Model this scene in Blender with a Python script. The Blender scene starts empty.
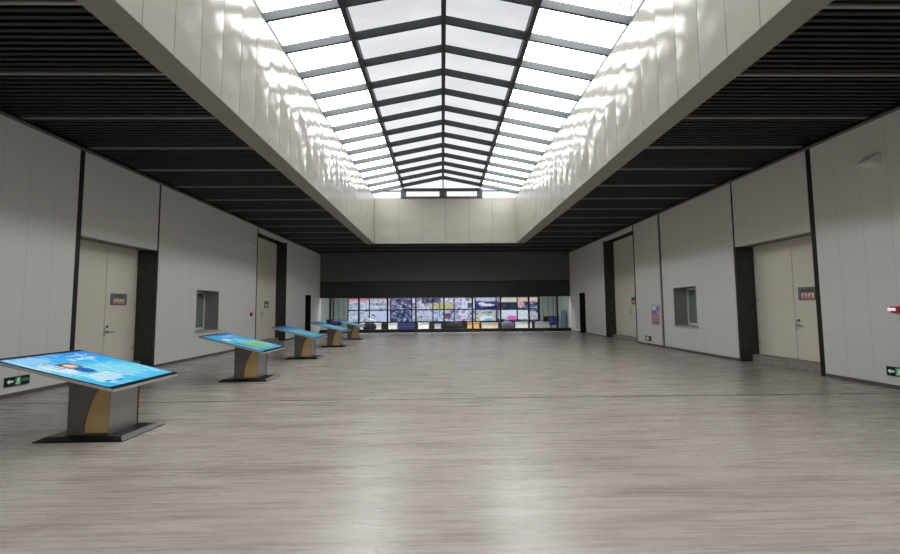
import bpy, bmesh, math, random
from mathutils import Matrix, Vector
random.seed(4)
S = bpy.context.scene
COL = S.collection

# ------------------------------------------------------------ camera
F, PITCH, YAW, ROLL, EYE = 422.8, .0729, .01835, -.00848, 1.6
cy_, sy_ = math.cos(YAW), math.sin(YAW)
right = Vector((cy_, -sy_, 0)); fwd = Vector((sy_, cy_, 0)); up = Vector((0, 0, 1))
f2 = fwd*math.cos(PITCH) + up*math.sin(PITCH); u2 = up*math.cos(PITCH) - fwd*math.sin(PITCH)
r3 = right*math.cos(ROLL) + u2*math.sin(ROLL); u3 = u2*math.cos(ROLL) - right*math.sin(ROLL)
cd = bpy.data.cameras.new('camera'); cam = bpy.data.objects.new('camera', cd); COL.objects.link(cam)
cd.sensor_width = 36; cd.lens = 36*F/900; cd.clip_end = 300
M = Matrix((r3, u3, -f2)).transposed().to_4x4(); M.translation = (0, 0, EYE)
cam.matrix_world = M
S.camera = cam

# ------------------------------------------------------------ view and light
S.view_settings.view_transform = 'Standard'; S.view_settings.look = 'None'
S.view_settings.gamma = 1; S.view_settings.exposure = 0.12
S.view_settings.use_curve_mapping = False

def clamp_nodes(nt):
    nt.nodes.clear(); return nt.nodes, nt.links

W = bpy.data.worlds.new('overcast_sky'); S.world = W; W.use_nodes = True
N, Lk = clamp_nodes(W.node_tree)
wo = N.new('ShaderNodeOutputWorld'); bg = N.new('ShaderNodeBackground')
tc = N.new('ShaderNodeTexCoord'); mp = N.new('ShaderNodeMapping'); mp.inputs['Scale'].default_value = (1, 1, 2.5)
nz = N.new('ShaderNodeTexNoise'); nz.inputs['Scale'].default_value = 2.2; nz.inputs['Detail'].default_value = 5
cr = N.new('ShaderNodeValToRGB')
cr.color_ramp.elements[0].position = .35; cr.color_ramp.elements[0].color = (.90, .91, .94, 1)
cr.color_ramp.elements[1].position = .65; cr.color_ramp.elements[1].color = (1, .985, .965, 1)
Lk.new(tc.outputs['Generated'], mp.inputs[0]); Lk.new(mp.outputs[0], nz.inputs['Vector'])
Lk.new(nz.outputs['Fac'], cr.inputs[0]); Lk.new(cr.outputs[0], bg.inputs[0])
SKY = 7.6
sx_ = N.new('ShaderNodeSeparateXYZ'); mr = N.new('ShaderNodeMapRange')     # hazy sky: brighter low down than overhead
Lk.new(tc.outputs['Generated'], sx_.inputs[0]); Lk.new(sx_.outputs[2], mr.inputs[0])
for i_, v_ in ((1, .35), (2, 1.0), (3, SKY*1.5), (4, SKY*.75)): mr.inputs[i_].default_value = v_
Lk.new(mr.outputs[0], bg.inputs[1]); Lk.new(bg.outputs[0], wo.inputs[0])

XL, XR, ZC, YB, YF = -8.107, 8.547, 5.27, 28.15, -7.0
WXL, WXR, WY1, WY0, WZT = -3.76, 4.14, 23.4, -4.0, 7.76     # the skylight well
RX, RZ, EXL, EXR = .08, 8.84, -3.98, 4.36                     # ridge and eaves
SLOPE = .205

pl = bpy.data.lights.new('skylight_portal', 'AREA'); pl.shape = 'RECTANGLE'
pl.size = WXR-WXL; pl.size_y = WY1-WY0; pl.cycles.is_portal = True
po = bpy.data.objects.new('skylight_portal', pl); COL.objects.link(po)
po.location = ((WXL+WXR)/2, (WY0+WY1)/2, WZT+.02)

def area_lamp(name, loc, sx, sy, power, col):
    l = bpy.data.lights.new(name, 'AREA'); l.shape = 'RECTANGLE'; l.size = sx; l.size_y = sy
    l.energy = power; l.color = col
    o = bpy.data.objects.new(name, l); COL.objects.link(o); o.location = loc
    return o
area_lamp('control_room_lamp', (-6.2, 31, 3.1), 2.5, 2, 22, (.93, 1, .97))
area_lamp('control_room_lamp', (6.8, 31, 3.1), 2.5, 2, 22, (.93, 1, .97))
area_lamp('control_room_lamp', (0, 28.9, 3.1), 13, .6, 520, (1, .98, 1))

# ------------------------------------------------------------ materials
def mat(name, col=(.5, .5, .5), rough=.5, metal=0, spec=.5, coat=0, emit=None, es=0):
    m = bpy.data.materials.new(name); m.use_nodes = True
    b = m.node_tree.nodes['Principled BSDF']
    b.inputs['Base Color'].default_value = (*col, 1); b.inputs['Roughness'].default_value = rough
    b.inputs['Metallic'].default_value = metal; b.inputs['Specular IOR Level'].default_value = spec
    b.inputs['Coat Weight'].default_value = coat
    if emit: b.inputs['Emission Color'].default_value = (*emit, 1); b.inputs['Emission Strength'].default_value = es
    return m

class G:
    """tiny node-graph helper"""
    def __init__(s, m):
        s.m = m; s.nt = m.node_tree; s.b = s.nt.nodes.get('Principled BSDF')
        s.tc = s.nt.nodes.new('ShaderNodeTexCoord')
    def n(s, t, **k):
        x = s.nt.nodes.new(t)
        for a, v in k.items(): setattr(x, a, v)
        return x
    def put(s, sock, v):
        if isinstance(v, (int, float)): sock.default_value = v
        elif isinstance(v, tuple): sock.default_value = v if len(v) == len(sock.default_value) else (*v, 1)
        else: s.nt.links.new(v, sock)
    def math(s, op, a, b=0, c=0):
        x = s.n('ShaderNodeMath', operation=op); s.put(x.inputs[0], a); s.put(x.inputs[1], b); s.put(x.inputs[2], c)
        return x.outputs[0]
    def xyz(s, v=None):
        x = s.n('ShaderNodeSeparateXYZ'); s.nt.links.new(v or s.tc.outputs['Object'], x.inputs[0]); return x.outputs
    def mapping(s, scale=(1, 1, 1), loc=(0, 0, 0), v=None):
        x = s.n('ShaderNodeMapping'); x.inputs['Scale'].default_value = scale; x.inputs['Location'].default_value = loc
        s.nt.links.new(v or s.tc.outputs['Object'], x.inputs[0]); return x.outputs[0]
    def noise(s, vec, scale=5, detail=2, rough=.5, dist=0):
        x = s.n('ShaderNodeTexNoise'); s.nt.links.new(vec, x.inputs['Vector'])
        x.inputs['Scale'].default_value = scale; x.inputs['Detail'].default_value = detail
        x.inputs['Roughness'].default_value = rough; x.inputs['Distortion'].default_value = dist
        return x.outputs['Fac']
    def ramp(s, f, stops, interp='LINEAR'):
        x = s.n('ShaderNodeValToRGB'); e = x.color_ramp.elements; x.color_ramp.interpolation = interp
        while len(e) < len(stops): e.new(.5)
        for q, (p, c) in zip(e, stops): q.position = p; q.color = (*c, 1) if len(c) == 3 else c
        s.put(x.inputs[0], f); return x.outputs[0]
    def mix(s, f, a, b, blend='MIX'):
        x = s.n('ShaderNodeMix', data_type='RGBA', blend_type=blend)
        s.put(x.inputs[0], f); s.put(x.inputs[6], a); s.put(x.inputs[7], b); return x.outputs[2]
    def bump(s, h, strength=.2, dist=.01):
        x = s.n('ShaderNodeBump'); x.inputs['Strength'].default_value = strength; x.inputs['Distance'].default_value = dist
        s.put(x.inputs['Height'], h); s.nt.links.new(x.outputs[0], s.b.inputs['Normal']); return x
    def line(s, coord, pitch, width, off=0):
        """1 on thin lines repeated every pitch along coord"""
        t = s.math('FRACT', s.math('DIVIDE', s.math('SUBTRACT', coord, off), pitch))
        return s.math('LESS_THAN', t, width/pitch)
    def rect(s, u, v, u0, u1, v0, v1):
        a = s.math('MULTIPLY', s.math('GREATER_THAN', u, u0), s.math('LESS_THAN', u, u1))
        b = s.math('MULTIPLY', s.math('GREATER_THAN', v, v0), s.math('LESS_THAN', v, v1))
        return s.math('MULTIPLY', a, b)
    def ell(s, u, v, cu, cv, ru, rv):
        a = s.math('POWER', s.math('DIVIDE', s.math('SUBTRACT', u, cu), ru), 2)
        b = s.math('POWER', s.math('DIVIDE', s.math('SUBTRACT', v, cv), rv), 2)
        x = s.n('ShaderNodeMapRange'); s.put(x.inputs[0], s.math('ADD', a, b))
        x.inputs[1].default_value = 1.1; x.inputs[2].default_value = .5; x.inputs[3].default_value = 0; x.inputs[4].default_value = 1
        return x.outputs[0]

def wall_material(name, base, axis=1, pitch=.545, off=9.42, coat=.0, rough=.5):
    m = mat(name, base, rough, 0, .4); g = G(m)
    X = g.xyz(); c = X[axis]
    ln = g.line(c, pitch, .012, off)
    weave = g.noise(g.mapping((60, 60, 3)), 4, 3)
    cloud = g.noise(g.mapping((.5, .5, .5)), 1.2, 3)
    col = g.mix(g.math('MULTIPLY', weave, .12), base, tuple(x*.6 for x in base))
    col = g.mix(g.math('MULTIPLY', cloud, .25), col, tuple(x*y for x, y in zip(base, (.86, .88, .82))))
    col = g.mix(g.math('MULTIPLY', ln, .25), col, tuple(x*.35 for x in base))
    g.put(g.b.inputs['Base Color'], col)
    g.bump(g.math('SUBTRACT', weave, g.math('MULTIPLY', ln, 2)), .12, .004)
    return m
M_WALL = wall_material('grey_wall_panel', (.80, .79, .755))
M_WALLB = wall_material('grey_back_wall_panel', (.155, .16, .158), 0, 1.35, .1)
M_BAND = mat('dark_shutter_band', (.042, .044, .046), .55)
M_BLACK = mat('black_groove', (.008, .008, .009), .5)
M_JAMB = mat('charcoal_stone', (.028, .027, .026), .45)
g = G(M_JAMB); g.put(g.b.inputs['Base Color'], g.ramp(g.noise(g.mapping((2, 2, 2)), 3, 5), [(.3, (.02, .02, .02)), (.7, (.045, .043, .04))]))
M_BASE = mat('dark_bronze_baseboard', (.16, .145, .13), .4, .3)
M_GPROF = mat('grey_metal_profile', (.16, .16, .16), .4, .6)
M_REVEAL = mat('grey_window_reveal', (.30, .305, .30), .6)
M_SILL = mat('beige_stone_sill', (.52, .48, .43), .4)
M_WHITE = mat('white_plastic', (.9, .9, .88), .35)
M_FRAME = mat('white_window_frame', (.78, .77, .73), .35)
M_DOOR = mat('cream_door_leaf', (.60, .57, .50), .4)
g = G(M_DOOR); g.put(g.b.inputs['Base Color'], g.mix(g.noise(g.mapping((.8, .8, .8)), 2, 3), (.86, .80, .69), (.80, .745, .64)))
M_STEEL = mat('brushed_steel', (.45, .44, .42), .35, .9)
M_PLATE = mat('dark_grey_sign_plate', (.20, .195, .185), .45)
M_PLINTH = mat('grey_stone_plinth', (.33, .30, .27), .5)
g = G(M_PLINTH); g.put(g.b.inputs['Base Color'], g.ramp(g.noise(g.mapping((3, 3, 8)), 4, 6), [(.35, (.24, .215, .19)), (.65, (.42, .385, .35))]))
M_SLAT = mat('black_ceiling_slat', (.0065, .0065, .008), .5)
M_CEIL = mat('black_ceiling_void', (.004, .004, .005), .8)
M_BAR = mat('grey_ceiling_bar', (.33, .32, .32), .4, .3)
M_CORN = mat('dark_grey_cornice', (.15, .15, .152), .5)
M_ALU = mat('grey_painted_rafter', (.085, .094, .096), .75, 0, .15)
M_ALUD = mat('dark_purlin', (.03, .031, .035), .45)
M_SOFF = mat('warm_grey_soffit', (.30, .285, .24), .45)
g = G(M_SOFF); g.put(g.b.inputs['Base Color'], g.mix(g.math('MULTIPLY', g.line(g.xyz()[1], .64, .014, .02), .5), (.30, .285, .24), (.15, .15, .13)))

# gloss white cladding of the skylight well
def cladding(name, axis, pitch, off, rough):
    m = mat(name, (.39, .372, .315), rough, 0, .33, .0); g = G(m)
    m.node_tree.nodes['Principled BSDF'].inputs['Coat Roughness'].default_value = .06
    X = g.xyz(); ln = g.line(X[axis], pitch, .017, off)
    g.put(g.b.inputs['Base Color'], g.mix(g.math('MULTIPLY', ln, .8), (.39, .372, .315), (.16, .155, .13)))
    cell = g.math('FLOOR', g.math('DIVIDE', g.math('SUBTRACT', X[axis], off), pitch))
    cmb = g.n('ShaderNodeCombineXYZ'); g.put(cmb.inputs[0], g.math('MULTIPLY', cell, 3.7)); g.put(cmb.inputs[1], X[1]); g.put(cmb.inputs[2], X[2])
    wav = g.noise(cmb.outputs[0], 1.1, 1)
    fr = g.math('FRACT', g.math('DIVIDE', g.math('SUBTRACT', X[axis], off), pitch))
    pillow = g.math('MULTIPLY', g.math('MULTIPLY', fr, g.math('SUBTRACT', 1, fr)), .5)
    g.bump(g.math('ADD', wav, pillow), .8, .07)
    return m
M_CLADS = cladding('gloss_white_cladding', 1, .64, .02, .15)
M_CLADE = cladding('satin_white_cladding', 0, 1.317, WXL, .4)

# floor: pale grey-brown planks running across the hall
M_FLOOR = mat('pale_oak_vinyl_floor', (.4, .37, .34), .3, 0, .42)
g = G(M_FLOOR); X = g.xyz()
br = g.n('ShaderNodeTexBrick'); g.nt.links.new(g.tc.outputs['Object'], br.inputs['Vector'])
br.offset = .37; br.offset_frequency = 2
for k, v in (('Scale', 1), ('Mortar Size', .002), ('Brick Width', 1.25), ('Row Height', .16), ('Mortar Smooth', .1), ('Bias', 0)): br.inputs[k].default_value = v
br.inputs['Color1'].default_value = (.0, .0, .0, 1); br.inputs['Color2'].default_value = (1, 1, 1, 1); br.inputs['Mortar'].default_value = (.5, .5, .5, 1)
base = g.ramp(br.outputs['Color'], [(0, (.375, .33, .285)), (.5, (.415, .372, .327)), (1, (.45, .41, .365))])
row = g.math('FLOOR', g.math('DIVIDE', X[1], .16))
cmb = g.n('ShaderNodeCombineXYZ'); g.put(cmb.inputs[0], g.math('ADD', X[0], g.math('MULTIPLY', row, 7.13))); g.put(cmb.inputs[1], g.math('MULTIPLY', X[1], 20))
st = g.noise(cmb.outputs[0], 1.1, 5, .6, .3)
cmb2 = g.n('ShaderNodeCombineXYZ'); g.put(cmb2.inputs[0], g.math('MULTIPLY', X[0], .35)); g.put(cmb2.inputs[1], g.math('MULTIPLY', X[1], 2.2))
st2 = g.noise(cmb2.outputs[0], 1.4, 3, .6)
c1 = g.mix(g.ramp(st, [(.40, (0, 0, 0)), (.58, (1, 1, 1))]), g.mix(.6, base, (.25, .215, .182)), base)
c1 = g.mix(g.ramp(st2, [(.35, (.6, .6, .6)), (.65, (0, 0, 0))]), c1, (.52, .475, .43))
c1 = g.mix(g.math('MULTIPLY', br.outputs['Fac'], .35), c1, (.18, .165, .15))
g.put(g.b.inputs['Base Color'], c1)
rr = g.ramp(st, [(.3, (.23,)*3), (.7, (.33,)*3)]); g.put(g.b.inputs['Roughness'], rr)
g.bump(st, .08, .003)

# glass
def glass(name, tint, gloss=.08, dirt=0.0, dirtcol=(.6, .6, .62)):
    m = bpy.data.materials.new(name); m.use_nodes = True; nt = m.node_tree; nt.nodes.clear()
    g = G(m); o = g.n('ShaderNodeOutputMaterial')
    t = g.n('ShaderNodeBsdfTransparent'); gl = g.n('ShaderNodeBsdfGlossy'); gl.inputs['Roughness'].default_value = .02
    if dirt:
        nzz = g.noise(g.mapping((.5, .9, .5)), 1.1, 4, .55)
        col = g.ramp(nzz, [(.35, tint), (.68, dirtcol)]); g.put(t.inputs[0], col)
    else: t.inputs[0].default_value = (*tint, 1)
    mx = g.n('ShaderNodeMixShader'); fr = g.n('ShaderNodeFresnel'); fr.inputs[0].default_value = 1.45
    geo = g.n('ShaderNodeNewGeometry')
    g.put(mx.inputs[0], g.math('MULTIPLY', g.math('MULTIPLY', fr.outputs[0], gloss/.08), g.math('SUBTRACT', 1, geo.outputs['Backfacing'])))
    g.nt.links.new(t.outputs[0], mx.inputs[1]); g.nt.links.new(gl.outputs[0], mx.inputs[2]); g.nt.links.new(mx.outputs[0], o.inputs[0])
    return m
M_GLCLEAR = glass('clear_skylight_glass', (.86, .88, .88), .05, 1, (.55, .56, .58))
M_GLFILM = glass('grey_film_skylight_glass', (.072, .073, .077), .015, 1, (.084, .085, .089))
M_GLGABLE = glass('bluish_gable_glass', (.080, .084, .092), .02)
M_GLASS = glass('clear_partition_glass', (.96, .98, .98), .05)
M_GLWIN = glass('grey_window_glass', (.85, .88, .86), .08)

def emis(name, col, s):
    m = bpy.data.materials.new(name); m.use_nodes = True; nt = m.node_tree; nt.nodes.clear()
    e = nt.nodes.new('ShaderNodeEmission'); e.inputs[0].default_value = (*col, 1); e.inputs[1].default_value = s
    o = nt.nodes.new('ShaderNodeOutputMaterial'); nt.links.new(e.outputs[0], o.inputs[0]); return m

# ------------------------------------------------------------ mesh helpers
def box(bm, x0, x1, y0, y1, z0, z1, bev=0):
    t = bmesh.new(); bmesh.ops.create_cube(t, size=1)
    for v in t.verts: v.co = Vector(((x0+x1)/2+v.co.x*(x1-x0), (y0+y1)/2+v.co.y*(y1-y0), (z0+z1)/2+v.co.z*(z1-z0)))
    if bev: bmesh.ops.bevel(t, geom=t.edges[:], offset=bev, segments=2, affect='EDGES', profile=.6)
    merge(bm, t)
def merge(bm, t, M=None):
    if M: t.transform(M)
    me = bpy.data.meshes.new('tmp'); t.to_mesh(me); t.free(); bm.from_mesh(me); bpy.data.meshes.remove(me)
def prism(bm, pts, a0, a1, axis='y'):
    """closed outline extruded along an axis; pts are the two other coordinates in order"""
    def P(p, a): return {'y': (p[0], a, p[1]), 'x': (a, p[0], p[1]), 'z': (p[0], p[1], a)}[axis]
    A = [bm.verts.new(P(p, a0)) for p in pts]; B = [bm.verts.new(P(p, a1)) for p in pts]
    n = len(pts); fs = [bm.faces.new(A), bm.faces.new(B[::-1])]
    for i in range(n): fs.append(bm.faces.new((A[i], B[i], B[(i+1) % n], A[(i+1) % n])))
    bmesh.ops.recalc_face_normals(bm, faces=fs)
def tube(bm, p0, p1, r, seg=12, r1=None):
    p0, p1 = Vector(p0), Vector(p1); d = p1-p0; t = bmesh.new()
    bmesh.ops.create_cone(t, cap_ends=True, segments=seg, radius1=r, radius2=r if r1 is None else r1, depth=d.length)
    merge(bm, t, Matrix.Translation((p0+p1)/2) @ d.to_track_quat('Z', 'Y').to_matrix().to_4x4())
def ball(bm, c, rx, ry=None, rz=None, seg=20):
    t = bmesh.new(); bmesh.ops.create_uvsphere(t, u_segments=seg, v_segments=seg//2, radius=1)
    merge(bm, t, Matrix.Translation(c) @ Matrix.Diagonal((rx, ry or rx, rz or rx, 1)))
def obj(name, bm, m, parent=None, origin=None, smooth=False):
    me = bpy.data.meshes.new(name)
    if origin is not None: bm.transform(Matrix.Translation(-Vector(origin)))
    bm.normal_update(); bm.to_mesh(me); bm.free()
    if smooth:
        for p in me.polygons: p.use_smooth = True
    for x in (m if isinstance(m, list) else [m]): me.materials.append(x)
    o = bpy.data.objects.new(name, me); COL.objects.link(o)
    if origin is not None: o.location = origin
    if parent: o.parent = parent
    return o
def struct(name, bm, m, parent=None, **k):
    o = obj(name, bm, m, parent, **k)
    if not parent: o['kind'] = 'structure'
    return o
def BM(*boxes):
    b = bmesh.new()
    for x in boxes: box(b, *x)
    return b
def tag(o, label, cat, group=None):
    o['label'] = label; o['category'] = cat
    if group: o['group'] = group
    return o
def thing(name, label, cat, loc=(0, 0, 0), rz=0, group=None):
    o = bpy.data.objects.new(name, None); COL.objects.link(o); o.location = loc; o.rotation_euler = (0, 0, rz)
    o.empty_display_size = .1
    return tag(o, label, cat, group)
def dup(root, loc, label):
    r = root.copy(); COL.objects.link(r); r.location = loc; r['label'] = label
    for ch in list(root.children):
        c = ch.copy(); COL.objects.link(c); c.parent = r
        for q in list(ch.children):
            d = q.copy(); COL.objects.link(d); d.parent = c
    return r

# ------------------------------------------------------------ floor
struct('floor', BM((XL-.7, XR+.7, YF-.3, 34.2, -.2, 0)), M_FLOOR)
struct('trim_1', BM((XL, XR, 7.60, 7.625, 0, .004)), mat('dark_floor_joint', (.10, .09, .08), .5))
b = bmesh.new(); x = -1.45
for w in (.16, .3, .12, .34, .2, .42, .16):
    box(b, x, x+w, 7.59, 7.632, .004, .0055); x += w+.05
struct('trim_2', b, mat('worn_metal_joint', (.62, .60, .56), .3, .5))
# thin curved crack mark in the planks
b = bmesh.new(); prev = None
for i in range(25):
    t = i/24; p = (.05+.16*math.sin(t*3.0)-.12*t, 8.1+3.4*t)
    if prev: prism(b, [(prev[0]-.007, prev[1]), (prev[0]+.007, prev[1]), (p[0]+.007, p[1]), (p[0]-.007, p[1])], 0, .002, 'z')
    prev = p
struct('trim_3', b, mat('floor_scratch', (.22, .20, .18), .5))

# ------------------------------------------------------------ side walls (mirror layout)
TH = .55       # depth of the recesses
def side(sg, X, nm):
    def bx(b, d0, d1, y0, y1, z0, z1):          # d = depth behind the wall face (negative = into the hall)
        a, c = sorted((X+sg*d0, X+sg*d1)); box(b, a, c, y0, y1, z0, z1)
    ZT = 5.22
    b = bmesh.new()
    bx(b, 0, TH+.1, YF, 9.42, 0, ZT)
    bx(b, 0, .12, 9.56, 12.09, 3.3, ZT)                                   # lintel panel of the first door bay
    bx(b, .12, TH+.1, 9.56, 12.09, 3.42, ZT)
    bx(b, 0, TH+.1, 12.17, 14.1, 0, ZT); bx(b, 0, TH+.1, 15.5, 16.25 if sg > 0 else 18.53, 0, ZT)
    bx(b, 0, TH+.1, 14.1, 15.5, 0, .86); bx(b, 0, TH+.1, 14.1, 15.5, 2.27, ZT)
    if sg > 0: bx(b, 0, TH+.1, 16.42, 18.53, 0, ZT)
    bx(b, 0, .2, 18.66, 22.08, 5.06, ZT)
    bx(b, 0, TH+.1, 22.12, 25.2, 0, ZT); bx(b, 0, TH+.1, 26.28, YB+.2, 0, ZT); bx(b, 0, TH+.1, 25.2, 26.28, 2.45, ZT)
    struct('wall_'+nm, b, M_WALL)
    # black vertical grooves beside the door bays
    for k, (y0, y1, z0) in enumerate(((9.42, 9.56, 0), (12.09, 12.17, 3.3), (18.53, 18.66, 0), (22.08, 22.12, 5.0))):
        b = bmesh.new(); bx(b, .015, TH+.1, y0, y1, z0, ZT); struct('trim_%d' % (10+k+20*(sg > 0)), b, M_BLACK)
    if sg > 0:
        b = bmesh.new(); bx(b, .02, .3, 16.25, 16.42, 0, ZT); struct('trim_15', b, M_GPROF)
    # charcoal jambs at the far side of each door bay
    b = bmesh.new(); bx(b, .004, TH+.1, 12.09, 12.165, 0, 3.3); struct('trim_%d' % (16+20*(sg > 0)), b, M_JAMB)
    b = bmesh.new(); bx(b, .004, TH+.1, 22.08, 22.118, 0, 5.0); struct('trim_%d' % (17+20*(sg > 0)), b, M_JAMB)
    # dark head soffit above the first door
    b = bmesh.new(); bx(b, .14, TH+.02, 9.56, 12.09, 3.30, 3.40); struct('trim_%d' % (18+20*(sg > 0)), b, M_CORN)
    # plinths
    b = bmesh.new(); bx(b, .33, TH+.1, 9.56, 12.09, 0, .2); struct('trim_%d' % (19+20*(sg > 0)), b, M_PLINTH)
    b = bmesh.new(); bx(b, .33, TH+.1, 18.66, 22.08, 0, .15); struct('trim_%d' % (20+20*(sg > 0)), b, M_PLINTH)
    # unseen dark backing added behind the doors to stop sky light leaking
    b = bmesh.new(); bx(b, TH+.07, TH+.3, 9.3, 12.4, 0, 3.7); bx(b, TH+.07, TH+.3, 18.4, 22.4, 0, ZT+.1); struct('trim_%d' % (23+20*(sg > 0)), b, M_BAND)
    # baseboards
    b = bmesh.new()
    for y0, y1 in ((YF, 9.42), (12.17, 18.53), (22.12, 25.2), (26.28, YB)):
        bx(b, -.012, 0, y0, y1, 0, .075)
    struct('baseboard_'+nm, b, M_BASE)
    # cornice
    b = bmesh.new(); bx(b, -.14, TH+.1, YF, YB, ZT+.01, ZT+.23); bx(b, -.14, -.12, YF, YB, ZT-.02, ZT+.06); struct('trim_%d' % (21+20*(sg > 0)), b, M_CORN)
    # dark far opening: shallow recess lined black, standing in for its unlit depth
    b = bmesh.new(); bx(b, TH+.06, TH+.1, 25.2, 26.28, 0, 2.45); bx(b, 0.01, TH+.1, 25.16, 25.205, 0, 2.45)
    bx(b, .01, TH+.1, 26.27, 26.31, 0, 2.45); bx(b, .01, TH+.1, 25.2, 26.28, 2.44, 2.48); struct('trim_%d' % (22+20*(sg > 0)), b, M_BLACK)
    # window
    b = bmesh.new(); T = .045
    for y0, y1, z0, z1 in ((14.1, 14.12, .86, 2.27), (15.48, 15.5, .86, 2.27), (14.1, 15.5, 2.25, 2.27)):
        bx(b, 0.002, TH+.1, y0, y1, z0, z1)
    w = struct('window_%d' % (1 + (sg > 0)), b, M_REVEAL)
    b = bmesh.new()
    for y0, y1 in ((14.12, 14.18), (14.77, 14.84), (15.42, 15.48)): bx(b, TH-.07, TH, y0, y1, .92, 2.25)
    for z0, z1 in ((.9, .98), (2.18, 2.25)): bx(b, TH-.07, TH, 14.12, 15.48, z0, z1)
    obj('window_frame', b, M_FRAME, w)
    b = bmesh.new(); bx(b, TH-.04, TH-.03, 14.15, 15.45, .95, 2.2); obj('pane', b, M_GLWIN, w)
    b = bmesh.new(); bx(b, -.05, TH-.0, 14.04, 15.56, .855, .90); obj('window_sill', b, M_SILL, w)
    b = bmesh.new(); bx(b, TH-.015, TH+.02, 14.14, 15.46, .94, 2.21); obj('backing_board', b, mat('grey_backing_%s' % nm, (.42, .44, .42), .7), w)  # grey board added behind the glass in place of the view beyond
    # doors
    def door(idx, y0, y1, split, z0, z1, sy, sz, hy, hz, second):
        b = bmesh.new()
        bx(b, TH-.02, TH+.06, y0, y0+.05, z0, z1); bx(b, TH-.02, TH+.06, y1-.04, y1, z0, z1); bx(b, TH-.02, TH+.06, y0, y1, z1-.05, z1)
        fr = struct('door_%d' % idx, b, M_DOOR)
        for a, c in ((y0+.055, split-.008), (split+.008, y1-.045)):
            b = bmesh.new(); bx(b, TH, TH+.05, a, c, z0+.012, z1-.055)
            lf = obj('door_leaf', b, M_DOOR, fr)
            if a < hy < c:
                b = bmesh.new()
                dd = sg*(-1); s2 = 1 if (hy-split) > 0 else -1
                xx = X+sg*TH
                tube(b, (xx, hy, hz), (xx-sg*.02, hy, hz), .032, 16)
                tube(b, (xx, hy, hz), (xx-sg*.075, hy, hz), .012, 10)
                tube(b, (xx-sg*.07, hy, hz), (xx-sg*.07, hy+s2*.17, hz-.012), .012, 10)
                obj('handle', b, M_STEEL, lf, smooth=False)
                b = bmesh.new(); tube(b, (xx, hy, hz+.13), (xx-sg*.02, hy, hz+.13), .03, 16)
                obj('lock', b, mat('dark_lock', (.03, .03, .03), .4), lf)
                b = bmesh.new(); bx(b, -.0+TH-.006, TH, a-.004 if s2 > 0 else c-.03, a+.03 if s2 > 0 else c+.004, hz-.12, hz+.12)
                obj('strike_plate', b, M_STEEL, lf)
            b = bmesh.new(); far = a > split - .5 and c > y1-.1
            yh = c+.012 if c > y1-.1 else a-.02
            for zz in (z0+.35, (z0+z1)/2, z1-.4): tube(b, (X+sg*(TH-.012), yh, zz-.06), (X+sg*(TH-.012), yh, zz+.06), .012, 8)
            obj('hinge', b, M_STEEL, lf)
        return fr
    if sg < 0:
        door(1, 9.56, 12.09, 11.03, .2, 3.3, 0, 0, 11.12, 1.06, False)
        door(2, 18.66, 22.08, 20.42, .15, 5.0, 0, 0, 20.55, 1.32, False)
    else:
        door(3, 9.56, 12.09, 10.79, .2, 3.3, 0, 0, 10.68, 1.08, True)
        door(4, 18.66, 22.08, 20.42, .15, 5.0, 0, 0, 20.30, 1.30, True)
side(-1, XL, 'left'); side(1, XR, 'right')
struct('wall_front', BM((XL-.7, XR+.7, YF-.3, YF, 0, 8)), M_WALL)

# ------------------------------------------------------------ ceiling with slats
b = bmesh.new()
ZV = ZC+.16
box(b, XL-.7, WXL-.35, YF-.3, 34.2, ZV, ZV+.15); box(b, WXR+.35, XR+.7, YF-.3, 34.2, ZV, ZV+.15)
box(b, WXL-.35, WXR+.35, WY1+.25, 34.2, ZV, ZV+.15); box(b, WXL-.35, WXR+.35, YF-.3, WY0-.1, ZV, ZV+.15)
struct('ceiling', b, M_CEIL)
P = 1.535; BARS = [4.9+P*k - .05 for k in range(-7, 16)]
b = bmesh.new(); bb = bmesh.new()
for k, yb in enumerate(BARS):
    if yb > YB-.2 or yb < YF: continue
    spans = [(XL+.1, WXL-.44), (WXR+.5, XR-.1)] if WY0-.3 < yb < WY1+.1 else [(XL+.1, XR-.1)]
    for a, c in spans: box(bb, a+.0, c, yb, yb+.05, ZC-.012, ZC+.02)
for k in range(-7*12, 16*12):
    y = 4.85+P/12*k
    if y > YB-.12 or y < YF or k % 12 == 0: continue
    spans = [(XL+.1, WXL-.44), (WXR+.5, XR-.1)] if WY0-.3 < y < WY1+.1 else [(XL+.1, XR-.1)]
    for a, c in spans: box(b, a, c, y, y+.062, ZC, ZC+.05)
struct('trim_4', b, M_SLAT); struct('trim_5', bb, M_BAR)

# ------------------------------------------------------------ skylight well
SO = .45; ZS = 5.2
b = bmesh.new()
box(b, WXL-.10, WXL, WY0, WY1, ZS, WZT); struct('trim_6', b, M_CLADS)
b = bmesh.new(); box(b, WXR, WXR+.10, WY0, WY1, ZS, WZT); struct('trim_7', b, M_CLADS)
b = bmesh.new(); box(b, WXL-.10, WXR+.10, WY1, WY1+.1, ZS, WZT); struct('trim_8', b, M_CLADE)
b = bmesh.new(); box(b, WXL-.10, WXR+.10, WY0-.1, WY0, ZS, WZT); struct('trim_9', b, M_CLADE)
b = bmesh.new(); box(b, WXL-SO, WXL-.001, WY0, WY1+.05, ZS-.02, ZS+.3); box(b, WXR+.001, WXR+SO+.05, WY0, WY1+.05, ZS-.02, ZS+.3)
struct('trim_60', b, M_SOFF)
# upper masonry round the well, above the ceiling
b = bmesh.new()
box(b, WXL-.35, WXL-.10, WY0-.2, WY1+.3, ZV, WZT); box(b, WXR+.10, WXR+.35, WY0-.2, WY1+.3, ZV, WZT)
box(b, WXL-.1, WXR+.1, WY1+.1, WY1+.3, ZV, WZT-.02); box(b, WXL-.1, WXR+.1, WY0-.3, WY0-.1, ZV, WZT)
struct('trim_61', b, M_BAND)

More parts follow.
